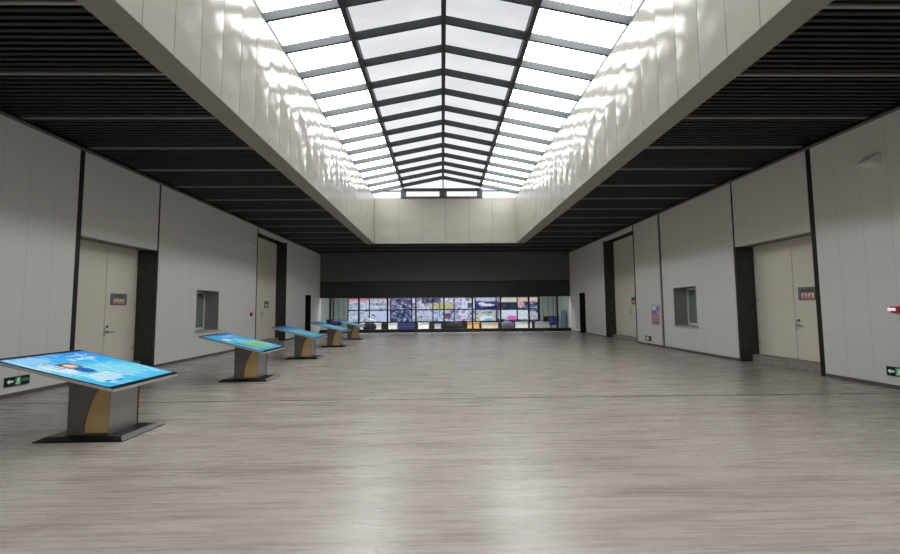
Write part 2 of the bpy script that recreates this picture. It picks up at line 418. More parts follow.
# ------------------------------------------------------------ skylight frame
def zr(x, add=0): return RZ - SLOPE*abs(x-RX) + add
RH, RW = .20, .065
RY = [WY1-.06-1.19*k for k in range(0, 24)]
sky = thing('skylight', 'gabled glass skylight with grey rafters over the white clad well', 'skylight', (RX, 10, WZT))
def child(name, bm, m, parent=sky):
    o = obj(name, bm, m); o.parent = parent; o.matrix_parent_inverse = Matrix.Translation(-Vector(parent.location)); return o
for y in RY:
    if y < WY0: break
    b = bmesh.new()
    prism(b, [(EXL, zr(EXL)), (RX, RZ), (EXR, zr(EXR)), (EXR, zr(EXR, RH)), (RX, RZ+RH), (EXL, zr(EXL, RH))], y, y+RW)
    child('rafter', b, M_ALU)
for xx, w in ((RX, .12), (RX-2.28, .12), (RX+2.12, .12)):
    b = bmesh.new(); box(b, xx-w/2, xx+w/2, WY0, WY1, zr(xx)-.03, zr(xx, RH)-.015); child('purlin', b, M_ALUD)
for xa in (EXL, EXR):
    s = 1 if xa > 0 else -1
    b = bmesh.new(); box(b, min(xa, xa+s*.1), max(xa, xa+s*.1), WY0, WY1, WZT, zr(xa, RH)+.02); child('eave_beam', b, M_ALU)
    b = bmesh.new(); box(b, min(xa+s*.1, (WXL if s < 0 else WXR)+s*.1), max(xa+s*.1, (WXL if s < 0 else WXR)+s*.1), WY0, WY1, WZT-.05, WZT); child('flashing', b, M_ALU)
xs = [EXL-.05, RX-2.28, RX, RX+2.12, EXR+.05]
for i in range(4):
    m = M_GLFILM if i in (1, 2) else M_GLCLEAR
    for k, y in enumerate(RY):
        if y < WY0+.2: break
        b = bmesh.new(); y0 = max(y-1.19+RW, WY0)
        a, c = xs[i], xs[i+1]
        vs = [b.verts.new(p) for p in ((a, y0, zr(a, RH+.015)), (c, y0, zr(c, RH+.015)), (c, y+RW, zr(c, RH+.015)), (a, y+RW, zr(a, RH+.015)))]
        b.faces.new(vs); child('glass_pane', b, m)
# glazed gable end
yg = WY1+.02; ZTR = 8.27
b = bmesh.new()
xa, xb = RX-2.28, RX+2.12
box(b, EXL, EXR, yg-.03, yg+.05, 8.16, 8.20)                    # thin outer transoms
box(b, xa, xb, yg-.06, yg+.06, ZTR-.04, ZTR+.05)
box(b, xa-.1, xb+.1, yg-.05, yg+.05, WZT-.02, WZT+.04)
for xx in (xa, RX, xb): box(b, xx-.09, xx+.09, yg-.07, yg+.05, WZT, ZTR)
box(b, RX-.03, RX+.03, yg-.05, yg+.05, ZTR, RZ+.05)
child('gable_frame', b, M_ALU)
for a, c in ((xa+.09, RX-.09), (RX+.09, xb-.09)):
    b = bmesh.new()
    for q in ((a, a+.12, WZT+.04, ZTR-.04), (c-.12, c, WZT+.04, ZTR-.04), (a, c, WZT+.04, WZT+.10), (a, c, ZTR-.10, ZTR-.04)):
        box(b, q[0], q[1], yg-.04, yg+.03, q[2], q[3])
    child('vent_sash', b, M_GPROF)
b = bmesh.new(); pts = [(EXL, WZT), (EXR, WZT), (EXR, zr(EXR, RH)), (RX, RZ+RH), (EXL, zr(EXL, RH))]
b.faces.new([b.verts.new((p[0], yg+.06, p[1])) for p in pts]); child('gable_glass', b, M_GLGABLE)
b = bmesh.new()
prism(b, [(EXL, WZT), (EXR, WZT), (EXR, zr(EXR, RH)), (RX, RZ+RH), (EXL, zr(EXL, RH))], WY0-.1, WY0-.04); child('gable_glass', b, M_BAND)
# steel stays of the roof outside, seen faintly through the panes
b = bmesh.new()
for s in (-1, 1):
    tube(b, (s*2.4, 3.0, 9.9), (s*5.6, 12.2, 9.1), .05); tube(b, (s*2.6, 13.0, 9.9), (s*5.4, 9.2, 9.2), .045)
    tube(b, (s*5.7, 0, 9.05), (s*5.7, 24, 9.05), .07)
    for yy in (0.2, 8.0, 16.0, 23.8): tube(b, (s*5.7, yy, 5.4), (s*5.7, yy, 9.05), .06)
o = obj('roof_stay', b, mat('pale_grey_painted_steel', (.8, .82, .85), .5))
tag(o, 'pale grey tubular roof stays outside above the skylight glass', 'steel frame')

# ------------------------------------------------------------ back wall and glazed control room
struct('wall_back', BM((XL-.1, XR+.1, YB, YB+.25, 3.40, ZC+.2)), M_WALLB)
struct('trim_62', BM((XL-.1, XR+.1, YB+.04, YB+.22, 2.36, 3.34), (XL-.1, XR+.1, YB-.01, YB+.04, 2.34, 2.40)), M_BAND)
b = bmesh.new(); box(b, XL-.1, XR+.1, YB+.10, YB+.2, 3.33, 3.42)
struct('trim_63', b, M_BLACK)
b = bmesh.new(); box(b, XL, XR, YB+.02, YB+.16, 0, .22); box(b, XL, XR, YB+.02, YB+.16, 2.31, 2.36)
part = thing('glass_partition', 'dark framed glass wall in front of the video screens', 'glass wall', (0, YB, 0))
child('frame', b, M_BLACK, part)
MUL = [-7.43, -5.54, -3.65, -1.77, .1, 2.0, 3.87, 5.76, 7.66]
ed = [XL]+MUL+[XR]
for x in MUL:
    child('mullion', BM((x-.05, x+.05, YB+.0, YB+.15, .22, 2.31)), M_BLACK, part)
for a, c in zip(ed, ed[1:]):
    child('pane', BM((a+.04, c-.04, YB+.08, YB+.09, .22, 2.31)), M_GLASS, part)
child('door_pull', BM((-.22, -.15, YB-.04, YB-.0, 1.0, 2.15)), M_STEEL, part)

M_CURT = mat('grey_green_curtain', (.30, .345, .32), .8)
M_ROOM = mat('control_room_wall', (.28, .32, .30), .7)
struct('wall_control_room', BM((XL-.7, XR+.7, 33.9, 34.1, 0, 3.4), (XL-.7, XL-.4, YB+.25, 34, 0, 3.4), (XR+.4, XR+.7, YB+.25, 34, 0, 3.4)), M_ROOM)
struct('ceiling_control_room', BM((XL-.7, XR+.7, YB+.25, 34.1, 3.3, 3.4)), M_CORN)
for nm, x0, x1, lb in (('c', XL-.3, -7.35, 'pale grey-green pleated curtain left of the video screens'), ('c', 7.62, XR+.35, 'pale grey-green pleated curtain right of the video screens')):
    b = bmesh.new(); n = int((x1-x0)/.03); P0 = []
    for i in range(n+1):
        x = x0+(x1-x0)*i/n; P0.append((x, 33.0+.018*math.sin(x*16)+.008*math.sin(x*37)))
    for th in (0,):
        V0 = [b.verts.new((x, y, .0)) for x, y in P0]; V1 = [b.verts.new((x, y, 3.25)) for x, y in P0]
        V2 = [b.verts.new((x, y+.012, .0)) for x, y in P0]; V3 = [b.verts.new((x, y+.012, 3.25)) for x, y in P0]
        for i in range(n):
            b.faces.new((V0[i], V0[i+1], V1[i+1], V1[i])); b.faces.new((V2[i+1], V2[i], V3[i], V3[i+1]))
    tag(obj('curtain', b, M_CURT, smooth=True, origin=((x0+x1)/2, 33, 0)), lb, 'curtain')

# video wall tiles: (stops of the picture's colour ramp, extra)
Wt = (.80, .84, 1.0); Bl = (.30, .42, .85); Lb = (.55, .68, .95); Dk = (.03, .035, .08); Gy = (.35, .37, .45)
def tile_mat(name, stops, scale=(2, 1, 4), seed=0, shape=None, st=.75):
    m = bpy.data.materials.new(name); m.use_nodes = True; nt = m.node_tree; nt.nodes.clear(); g = G(m)
    o = g.n('ShaderNodeOutputMaterial'); e = g.n('ShaderNodeEmission'); X = g.xyz(g.tc.outputs['Generated'])
    v = g.mapping((1.8, 1, 1.3), (seed*3.1, 0, seed*1.7), g.tc.outputs['Generated'])
    nf = g.math('ADD', g.math('MULTIPLY', g.noise(v, 2.6, 8, .8, .8), .75), g.math('MULTIPLY', g.noise(g.mapping((1.5, 1, 5), (seed, 0, 0), g.tc.outputs['Generated']), 3, 3), .25))
    nf = g.math('ADD', g.math('MULTIPLY', g.math('SUBTRACT', nf, .5), 3.2), .50)
    col = g.ramp(nf, stops)
    if shape:
        for q_, (kind, a, c) in enumerate(shape):
            wob = g.math('MULTIPLY', g.math('SUBTRACT', g.noise(v, 5, 3, .7), .5), .22)
            f = g.rect(X[0], g.math('ADD', X[2], g.math('MULTIPLY', wob, .5)), *a) if kind == 'r' else g.ell(g.math('ADD', X[0], wob), g.math('ADD', X[2], wob), *a)
            f = g.math('MULTIPLY', f, g.ramp(g.noise(v, 4, 4, .7), [(.30, (.35,)*3), (.5, (1,)*3)]))
            if len(c) == 6: c = g.ramp(g.noise(v, 7, 3), [(.3, c[:3]), (.7, c[3:])])
            col = g.mix(f, col, c)
    edge = g.math('MAXIMUM', g.math('LESS_THAN', X[2], .07), g.math('GREATER_THAN', X[0], .96))
    col = g.mix(edge, col, (.02, .015, .03))
    g.put(e.inputs[0], col); e.inputs[1].default_value = st; g.nt.links.new(e.outputs[0], o.inputs[0]); return m
blue = [(.3, Dk), (.42, Bl), (.55, Lb), (.68, Wt)]
pale = [(.2, (.12, .13, .2)), (.38, Gy), (.55, Lb), (.72, Wt)]
lav = [(.28, (.10, .10, .2)), (.42, (.42, .42, .68)), (.55, (.72, .72, .95)), (.7, (.95, .93, 1))]
dark = [(.35, Dk), (.55, (.08, .09, .18)), (.66, Bl), (.78, Wt)]
warm = [(.3, (.05, .12, .14)), (.42, (.15, .5, .6)), (.52, (.9, .95, 1)), (.62, (.85, .5, .2)), (.75, (.35, .25, .1))]
red = [(.3, (.55, .62, .5)), (.45, (.85, .88, .8)), (.58, (.9, .45, .3)), (.72, (.6, .1, .08))]
TOP = [('pale blue footage with a red strip along its top', pale, [('r', (0, 1, .78, 1), (.85, .25, .28))]),
       ('bright sky over a dark horizon', pale, [('r', (.1, .8, .42, .58), (.12, .12, .18, .45, .5, .6)), ('r', (.1, 1, .88, 1), (.75, .4, .35))]),
       ('dark purple aerial footage', [(.3, Dk), (.5, (.12, .10, .25)), (.62, (.45, .45, .7)), (.75, Wt)], None),
       ('lavender footage with a dark corner', lav, [('r', (.45, 1, .55, 1), (.05, .07, .14)), ('e', (1.0, .32, .25, .25), (.6, .6, .2))]),
       ('glowing olive stadium oval', lav, [('r', (0, .35, .62, 1), (.05, .07, .14)), ('e', (.5, .3, .62, .34), (.75, .75, .35, .45, .42, .12))]),
       ('white framed doorway in lavender light', lav, [('r', (.5, .95, .05, .7), (.8, .82, 1)), ('r', (.62, .82, .12, .58), (.08, .09, .2))]),
       ('navy picture with a white swoosh', [(.35, (.02, .02, .12)), (.6, (.05, .05, .3)), (.75, (.2, .2, .5))], [('e', (.5, .9, .7, .25), (.65, .68, .85)), ('e', (.55, .38, .4, .12), (.95, .95, 1)), ('e', (.3, .52, .2, .1), (.9, .9, 1))]),
       ('dark picture under a pale yellow band', dark, [('r', (.1, 1, .62, 1), (.75, .85, .75, .85, .65, .4)), ('r', (.1, 1, .05, .6), Dk)]),
       ('red and white bursting shape', dark, [('r', (0, 1, .65, 1), (.9, .4, .25, .85, .8, .7)), ('e', (.12, .38, .22, .3), (.85, .9, 1, .45, .08, .08))])]
BOT = [('white and pale blue street footage', pale, None), ('pale blue footage of low buildings', blue, [('r', (.25, 1, .15, .95), (.45, .55, .9, .75, .82, 1))]),
       ('dark blue night footage', dark, None), ('sky blue panorama', pale, [('r', (0, 1, .0, .25), (.25, .3, .4, .6, .6, .6))]),
       ('pale blue footage with a dark red machine', blue, [('e', (.68, .5, .2, .3), (.3, .08, .12, .1, .05, .1))]),
       ('lavender machine hall', lav, None), ('bright road between orange trees', warm, [('e', (.5, .25, .35, .35), (.9, .95, 1)), ('e', (.6, .1, .25, .2), (.2, .5, .8))]),
       ('white picture with a magenta flower', dark, [('r', (.1, .95, .2, .95), (.6, .75, .85, .95, .97, 1)), ('e', (.75, .3, .35, .2), (.85, .12, .6))]),
       ('white lattice pattern on black', dark, [('r', (0, .55, .2, .95), (.75, .85, .9)), ('e', (.72, .5, .3, .42), (.9, .95, .95, .1, .1, .12))])]
M_BEZ = mat('black_bezel', (.01, .01, .012), .4)
VX0, VW_, VY = -7.3, 1.648, 33.1
for r, (rows, z0) in enumerate(((TOP, 1.44), (BOT, .5))):
    for k, (lb, stops, shp) in enumerate(rows):
        x0 = VX0+k*VW_
        if k: lab = 'video wall screen, %s row, showing %s' % (('upper', 'lower')[r], lb)
        else: lab = 'leftmost %s video wall screen showing %s' % (('upper', 'lower')[r], lb)
        t = thing('video_screen', lab, 'screen', (x0+VW_/2, VY, z0), 0, 'video wall screens')
        t_b = BM((x0+.003, x0+VW_-.003, VY, VY+.09, z0+.003, z0+.937)); child('housing', t_b, M_BEZ, t)
        child('display', BM((x0+.012, x0+VW_-.012, VY-.004, VY, z0+.012, z0+.928)), tile_mat('footage_%d_%d' % (r, k), stops, seed=k+9*r, shape=shp), t)
tag(obj('screen_plinth', BM((VX0, VX0+9*VW_, VY-.05, VY+.5, 0, .5)), M_BEZ, origin=(0, VY, 0)), 'long black base cabinet under the video screens', 'cabinet')

# desks, chairs and monitors of the control room
M_DW = mat('white_laminate', (.80, .80, .82), .35); M_DC = mat('cream_laminate', (.72, .62, .45), .4); M_DO = mat('orange_laminate', (.75, .42, .16), .4); M_DG = mat('grey_laminate', (.5, .5, .55), .4)
def desk(x0, x1, y, h, m, lab):
    t = thing('console_desk', lab, 'desk', ((x0+x1)/2, y, 0), 0, 'low desks behind the glass wall')
    child('front_panel', BM((x0+.03, x1-.03, y, y+.03, .10, h-.03)), m, t)
    child('desktop', BM((x0, x1, y-.04, y+.6, h-.03, h)), m, t)
    for xx in (x0+.03, x1-.06): child('leg', BM((xx, xx+.03, y+.03, y+.55, 0, h-.03)), m, t)
for a in ((-5.85, -4.35, 30.0, .56, M_DW, 'white low desk at the left end of the row, dark chair before it'),
          (-3.95, -3.2, 30.0, .55, M_DW, 'narrow white low desk beside a dark blue sofa seat'),
          (-1.75, -.95, 30.0, .55, M_DW, 'plain white low desk left of the partition centre'),
          (-.6, -.1, 30.0, .46, M_DG, 'lavender grey low desk right at the centre mullion'),
          (1.75, 2.62, 30.0, .56, M_DO, 'orange low desk in the row behind the glass'),
          (2.75, 3.95, 30.0, .52, M_DC, 'cream low desk beside the orange one'),
          (5.2, 6.35, 30.0, .56, M_DW, 'white low desk in front of the right screens'),
          (6.6, 7.6, 30.0, .55, M_DG, 'pale grey low desk beside the right monitor')):
    desk(*a)
M_CH = mat('black_mesh_fabric', (.02, .02, .022), .8); M_CHG = mat('grey_fabric', (.16, .16, .17), .8); M_NAVY = mat('navy_fabric', (.015, .022, .10), .7)
def chair(x, y, m, lab, head=None):
    t = thing('office_chair', lab, 'chair', (x, y, 0), 0, 'office chairs in the control room')
    b = bmesh.new(); box(b, x-.27, x+.27, y-.05, y+.45, .30, .38, .03); child('seat', b, m, t)
    b = bmesh.new(); t2 = bmesh.new(); bmesh.ops.create_uvsphere(t2, u_segments=24, v_segments=12, radius=1)
    merge(b, t2, Matrix.Translation((x, y-.1, .36)) @ Matrix.Diagonal((.48, .09, .30, 1))); child('backrest', b, m, t)
    b = bmesh.new(); tube(b, (x, y+.2, .06), (x, y+.2, .31), .03)
    for k in range(5):
        a = k*math.tau/5; tube(b, (x, y+.2, .06), (x+.28*math.cos(a), y+.2+.28*math.sin(a), .04), .02)
        ball(b, (x+.28*math.cos(a), y+.2+.28*math.sin(a), .03), .03, seg=10)
    child('base', b, M_BEZ, t)
    if head:
        b = bmesh.new(); ball(b, (x+.05, y-.06, .80), .16, .06, .13); child('headrest', b, M_DW, t)
        b = bmesh.new(); tube(b, (x+.05, y-.06, .6), (x+.05, y-.06, .72), .02); child('headrest_post', b, M_BEZ, t)
chair(-5.0, 29.3, M_CH, 'black office chair with white headrest left of the centre', 1)
chair(.95, 29.3, M_CH, 'black office chair just right of the centre mullion')
chair(4.45, 29.3, M_CHG, 'dark grey office chair before the magenta flower screen')
t = thing('lounge_seat', 'dark blue low lounge seat among the white desks', 'seat', (-2.5, 29.8, 0))
b = bmesh.new(); box(b, -3.1, -1.95, 29.6, 30.3, .08, .34, .04); child('cushion', b, M_NAVY, t)
b = bmesh.new(); box(b, -3.1, -1.95, 30.15, 30.3, .30, .55, .04); child('backrest', b, M_NAVY, t)
b = bmesh.new()
for xx in (-3.0, -2.1):
    for yy in (29.7, 30.2): tube(b, (xx, yy, 0), (xx, yy, .1), .025)
child('feet', b, M_BEZ, t)
M_SCR = tile_mat('standby_picture', [(.4, (.01, .01, .05)), (.6, (.05, .05, .35)), (.75, (.2, .25, .6))], (1, 1, 2), 5, None, .5)
def monitor(x, y, z0, z1, w, lab):
    t = thing('floor_monitor', lab, 'monitor', (x, y, 0), 0, 'standing monitors at the two ends')
    child('housing', BM((x-w/2, x+w/2, y, y+.06, z0, z1)), M_BEZ, t)
    child('display', BM((x-w*.2, x+w*.3, y-.004, y, z0+.2*(z1-z0), z0+.85*(z1-z0))), M_SCR, t)
    b = bmesh.new(); tube(b, (x, y+.03, .02), (x, y+.03, z0), .03); box(b, x-.3, x+.3, y-.15, y+.25, 0, .03); child('stand', b, M_BEZ, t)
monitor(-7.7, 30.2, .42, .84, 1.05, 'dark monitor on a stand behind the leftmost panes')
monitor(7.75, 30.2, .32, .95, 1.1, 'dark monitor on a stand with blue picture behind the rightmost panes')
tag(obj('water_dispenser', BM((8.45, 8.8, 30.2, 30.6, 0, 1.35)), mat('pale_blue_plastic', (.14, .24, .30), .4), origin=(8.6, 30.4, 0)),
    'pale blue upright cabinet at the far right end behind the glass', 'cabinet')

# ------------------------------------------------------------ kiosks
def screen_mat(name, kind):
    m = bpy.data.materials.new(name); m.use_nodes = True; nt = m.node_tree; nt.nodes.clear(); g = G(m)
    o = g.n('ShaderNodeOutputMaterial'); e = g.n('ShaderNodeEmission'); X = g.xyz(g.tc.outputs['Generated'])
    u, v = X[0], X[1]; gen = g.tc.outputs['Generated']
    base = g.ramp(g.math('ADD', g.math('MULTIPLY', u, .8), g.math('MULTIPLY', g.math('SUBTRACT', 1, v), .2)),
                  [(0, (.05, .25, .85)), (.3, (.05, .50, .95)), (.55, (.16, .72, .93)), (1, (.04, .48, .90))])
    sw = g.noise(g.mapping((1.3, 3, 1), (kind*2.3, kind, 0), gen), 2.2, 4, .5, 1.2)
    col = g.mix(g.ramp(sw, [(.5, (0, 0, 0)), (.72, (.75,)*3)]), base, (.62, .93, 1.0))
    fine = g.noise(g.mapping((60, 22, 1), (0, 0, 0), gen), 1.5, 2)
    def text(u0, u1, v0, v1, a, rows=1, c=(.85, .97, 1)):
        nonlocal col
        f = g.math('MULTIPLY', g.rect(u, v, u0, u1, v0, v1), g.math('GREATER_THAN', fine, .47))
        if rows > 1: f = g.math('MULTIPLY', f, g.math('LESS_THAN', g.math('FRACT', g.math('MULTIPLY', g.math('SUBTRACT', u, u0), rows/(u1-u0))), .5))
        col = g.mix(g.math('MULTIPLY', f, a), col, c)
    def patch(f, c, a=1):
        nonlocal col
        col = g.mix(g.math('MULTIPLY', f, a), col, c)
    if kind == 1:
        patch(g.ell(u, v, .12, .2, .12, .18), (.6, .85, 1), .5)
        text(.20, .26, .52, .87, .85)
        text(.10, .14, .62, .9, .5); text(.42, .85, .5, .85, .45, 9)
        patch(g.ell(u, v, .40, .17, .2, .12), (.8, .92, 1), .8)
        patch(g.rect(u, v, .29, .45, .25, .43), (.22, .07, .05)); patch(g.ell(u, v, .38, .34, .07, .07), (.85, .62, .55))
        text(.20, .45, .14, .26, .8, 5, (.12, .2, .4))
        patch(g.ell(u, v, .53, .33, .11, .09), (.02, .12, .50), .95)
        patch(g.rect(u, v, .66, .82, .18, .46), (.75, .93, 1), .8); patch(g.rect(u, v, .80, .88, .08, .40), (.6, .9, 1), .6)
        text(.50, .68, .06, .2, .8, 4, (.8, .93, 1)); text(.70, .82, .2, .44, .5, 4, (.1, .45, .75))
        patch(g.rect(u, v, .86, .89, .14, .2), (.02, .2, .5)); patch(g.rect(u, v, .88, .91, .27, .33), (.02, .2, .5))
    elif kind == 2:
        patch(g.ell(u, v, .68, .52, .24, .28), (.42, .68, .10), .9); patch(g.ell(u, v, .45, .55, .2, .2), (.35, .8, .75), .6)
        patch(g.ell(u, v, .3, .25, .08, .1), (.85, .97, 1)); patch(g.rect(u, v, .45, .8, .1, .22), (.03, .2, .5), .6)
        text(.1, .2, .4, .85, .8, 2); text(.5, .9, .7, .9, .5, 6)
    else:
        patch(g.ell(u, v, .55, .5, .3, .25), (.2, .75, .8), .6); text(.1, .2, .3, .8, .7, 2); text(.35, .85, .15, .85, .35, 8)
        patch(g.rect(u, v, 0, .18, 0, 1), (.02, .12, .45), .6)
    g.put(e.inputs[0], col); e.inputs[1].default_value = {1: .85, 2: .62, 3: .42}[kind]
    g.nt.links.new(e.outputs[0], o.inputs[0]); return m
M_KBR = mat('dark_brushed_metal', (.20, .185, .17), .38, .75)
g = G(M_KBR); g.put(g.b.inputs['Roughness'], g.ramp(g.noise(g.mapping((2, 2, 120)), 2, 2), [(.3, (.3,)*3), (.7, (.45,)*3)]))
M_KSIDE = mat('brushed_steel_side', (.42, .42, .42), .33, .8)
g = G(M_KSIDE); g.put(g.b.inputs['Roughness'], g.ramp(g.noise(g.mapping((2, 2, 150)), 2, 2), [(.3, (.31,)*3), (.7, (.35,)*3)]))
M_GOLD = mat('satin_gold_panel', (.62, .45, .20), .45, .3)
M_BRONZE = mat('bronze_edge', (.22, .12, .06), .35, .8)
M_RIM = mat('silver_rim', (.62, .61, .60), .35, .5)
M_BG = mat('black_gloss', (.006, .006, .008), .3, 0, .2)
M_BEV = mat('sheen_grey_bevel', (.24, .23, .22), .35, .2)  # right bevel only: lighter grey stands in for its polished reflection
def kiosk(loc, kind, lab):
    t = thing('touch_kiosk', lab, 'kiosk', loc, 0, 'touch screen kiosks along the left side')
    def put(name, b, m, parent=None):
        o = obj(name, b, m); o.parent = parent or t; return o
    # base plate with bevelled rim
    b = bmesh.new(); hx, hy, ix, iy = .54, .40, .46, .31
    lo = [b.verts.new((sx*hx, sy*hy, .012)) for sx, sy in ((-1, -1), (1, -1), (1, 1), (-1, 1))]
    lb_ = [b.verts.new((sx*hx, sy*hy, 0)) for sx, sy in ((-1, -1), (1, -1), (1, 1), (-1, 1))]
    hi = [b.verts.new((sx*ix, sy*iy, .05)) for sx, sy in ((-1, -1), (1, -1), (1, 1), (-1, 1))]
    for i in range(4):
        j = (i+1) % 4; f = b.faces.new((lo[i], lo[j], hi[j], hi[i])); b.faces.new((lb_[i], lb_[j], lo[j], lo[i]))
        f.material_index = 1 if i in (1,) else 0
    b.faces.new(hi); b.faces.new(lb_[::-1])
    bmesh.ops.recalc_face_normals(b, faces=b.faces[:])
    put('base_plate', b, [M_BG, M_BEV])
    # column
    x0, x1, y0, y1 = -.26, .26, -.25, .25
    def zt(x): return 1.035-.355*(x+.88)/1.45 - .075
    b = bmesh.new(); prism(b, [(x0, .05), (x1, .05), (x1, zt(x1)), (x0, zt(x0))], y0, y1); 
    b.faces.ensure_lookup_table()
    for f in b.faces:
        if f.normal.x > .9 or f.calc_center_median().x > x1-.001: f.material_index = 1
    col = put('column', b, [M_KBR, M_KSIDE])
    for ys in (-1, 1):
        ya = y0-.004 if ys < 0 else y1; yb = y0 if ys < 0 else y1+.004
        arc = [(-.035+.2*(i/14)**2.0, .075+(zt(.14)-.085)*(i/14)) for i in range(15)]
        b = bmesh.new(); prism(b, [(x1-.006, .075)]+arc+[(x1-.006, zt(x1-.006)-.002)], ya, yb); gp = put('gold_panel', b, M_GOLD)
        b = bmesh.new()
        for (p, q) in zip(arc, arc[1:]): prism(b, [(p[0]-.02, p[1]), (p[0], p[1]), (q[0], q[1]), (q[0]-.014, q[1])], ya-.002, yb+.002)
        put('bronze_curve', b, M_BRONZE, gp)
    b = bmesh.new(); prism(b, [(x1-.008, .05), (x1+.006, .05), (x1+.006, zt(x1)), (x1-.008, zt(x1))], y1-.012, y1+.006); put('edge_strip', b, M_BRONZE)
    # tilted screen head
    sh = math.atan2(.355, 1.45); L = math.hypot(1.45, .355)
    R = Matrix.Translation((-.88, 0, 1.035)) @ Matrix.Rotation(sh, 4, 'Y')
    def slab(name, u0, u1, v0, v1, w0, w1, m, par=None, bev=0):
        b = bmesh.new(); box(b, 0, u1-u0, 0, v1-v0, w0, w1, bev)
        o = obj(name, b, m); o.parent = par or t; o.matrix_local = (R @ Matrix.Translation((u0, v0, 0))) if par is None else Matrix.Translation((u0, v0, 0)); return o
    hd = slab('screen_head', 0, L, -.61, .61, -.045, -.006, M_RIM, None, .006)
    # bracket under the head
    b = bmesh.new(); box(b, 0, .44, 0, .4, -.085, -.045); br = obj('bracket', b, M_KBR); br.parent = t; br.matrix_local = R @ Matrix.Translation((.68, -.2, 0))
    bz = slab('bezel', 0, L, 0, 1.22, -.006, 0, M_BG, hd)
    slab('display', .075, L-.075, .018, 1.202, 0, .0015, screen_mat('kiosk_picture_%s' % kind, kind), None).matrix_local = R @ Matrix.Translation((.075, -.592, 0))
    return t
K = [((-4.46, 5.76, 0), 1, 'nearest tilted touch kiosk with brown column and bright blue screen'),
     ((-4.45, 10.0, 0), 2, 'second touch kiosk from the front, yellow-green patch on its screen'),
     ((-4.54, 14.15, 0), 3, 'third touch kiosk from the front, plain blue screen, middle of the five')]
for a in K[:2]: kiosk(*a)
k3 = kiosk(*K[2])
dup(k3, (-4.62, 18.35, 0), 'fourth touch kiosk from the front, second from the far end')
dup(k3, (-4.72, 22.55, 0), 'farthest and smallest of the five touch kiosks, near the glass wall')

# ------------------------------------------------------------ things on the walls
M_WLIT = mat('white_pictogram', (.8, .8, .78), .5); M_OR = mat('orange_pictogram', (.75, .22, .06), .5); M_PK = mat('pink_pictogram', (.72, .16, .22), .5)
M_INK = mat('dark_ink', (.05, .05, .05), .6); M_RED = mat('dark_red_plastic', (.42, .01, .03), .35)
def strokes(b, fn, y0, y1, z0, z1, n, seed, th=.12):
    """n small square characters made of strokes in a band; fn(y0,y1,z0,z1) adds a bar"""
    r = random.Random(seed); w = (y1-y0)/n; h = z1-z0; t = h*th
    for i in range(n):
        a = y0+w*(i+.12); c = y0+w*(i+.88)
        for k in range(3):
            z = z0+h*(.1+.35*k); fn(a+r.random()*.2*w, c-r.random()*.2*w, z, z+t)
        for k in range(2):
            y = a+(c-a)*(.2+.5*k+r.random()*.1); fn(y, y+t, z0+r.random()*.3*h, z1)
def door_sign(sg, X, yc, zc, w, h, lab):
    """plate fixed to the door face at x = X; sg = direction into the wall"""
    t = thing('door_sign', lab, 'sign', (X, yc, zc))
    def f(b, d0, d1, y0, y1, z0, z1):
        a, c = sorted((-sg*d0, -sg*d1)); box(b, a, c, y0, y1, z0, z1)
    def put(n, b, m): o = obj(n, b, m); o.parent = t
    b = bmesh.new(); f(b, 0.0, .014, -w/2, w/2, -h/2, h/2); put('plate', b, M_PLATE)
    b = bmesh.new(); strokes(b, lambda y0, y1, z0, z1: f(b, .014, .016, y0, y1, z0, z1), -w*.30, w*.30, h*.14, h*.36, 5, 7); put('lettering', b, M_INK)
    for s, m, hw in ((-1, M_OR, .3), (1, M_PK, .3)):
        yc2 = s*w*.17
        b = bmesh.new(); f(b, .014, .017, yc2-w*.14, yc2+w*.14, -h*.40, h*.04); put('pictogram_panel', b, M_WLIT)
        b = bmesh.new(); f(b, .017, .019, yc2-w*.12, yc2+w*.12, -h*.40, -h*.24)
        f(b, .017, .019, yc2-w*.05, yc2+w*.05, -h*.24, -h*.08); f(b, .017, .019, yc2-w*.03, yc2+w*.03, -h*.08, h*.0)
        put('figure', b, m)
    return t
door_sign(-1, XL-TH, 11.47, 1.90, .56, .31, 'dark grey sign with two pictograms on the near left double door')
door_sign(1, XR+TH, 10.36, 1.88, .56, .33, 'dark grey sign with two pictograms on the near right double door')
door_sign(-1, XL-TH, 21.0, 1.84, .50, .34, 'small sign on the tall far door of the left wall')
door_sign(1, XR+TH, 19.95, 1.86, .50, .34, 'small sign on the tall far door of the right wall')

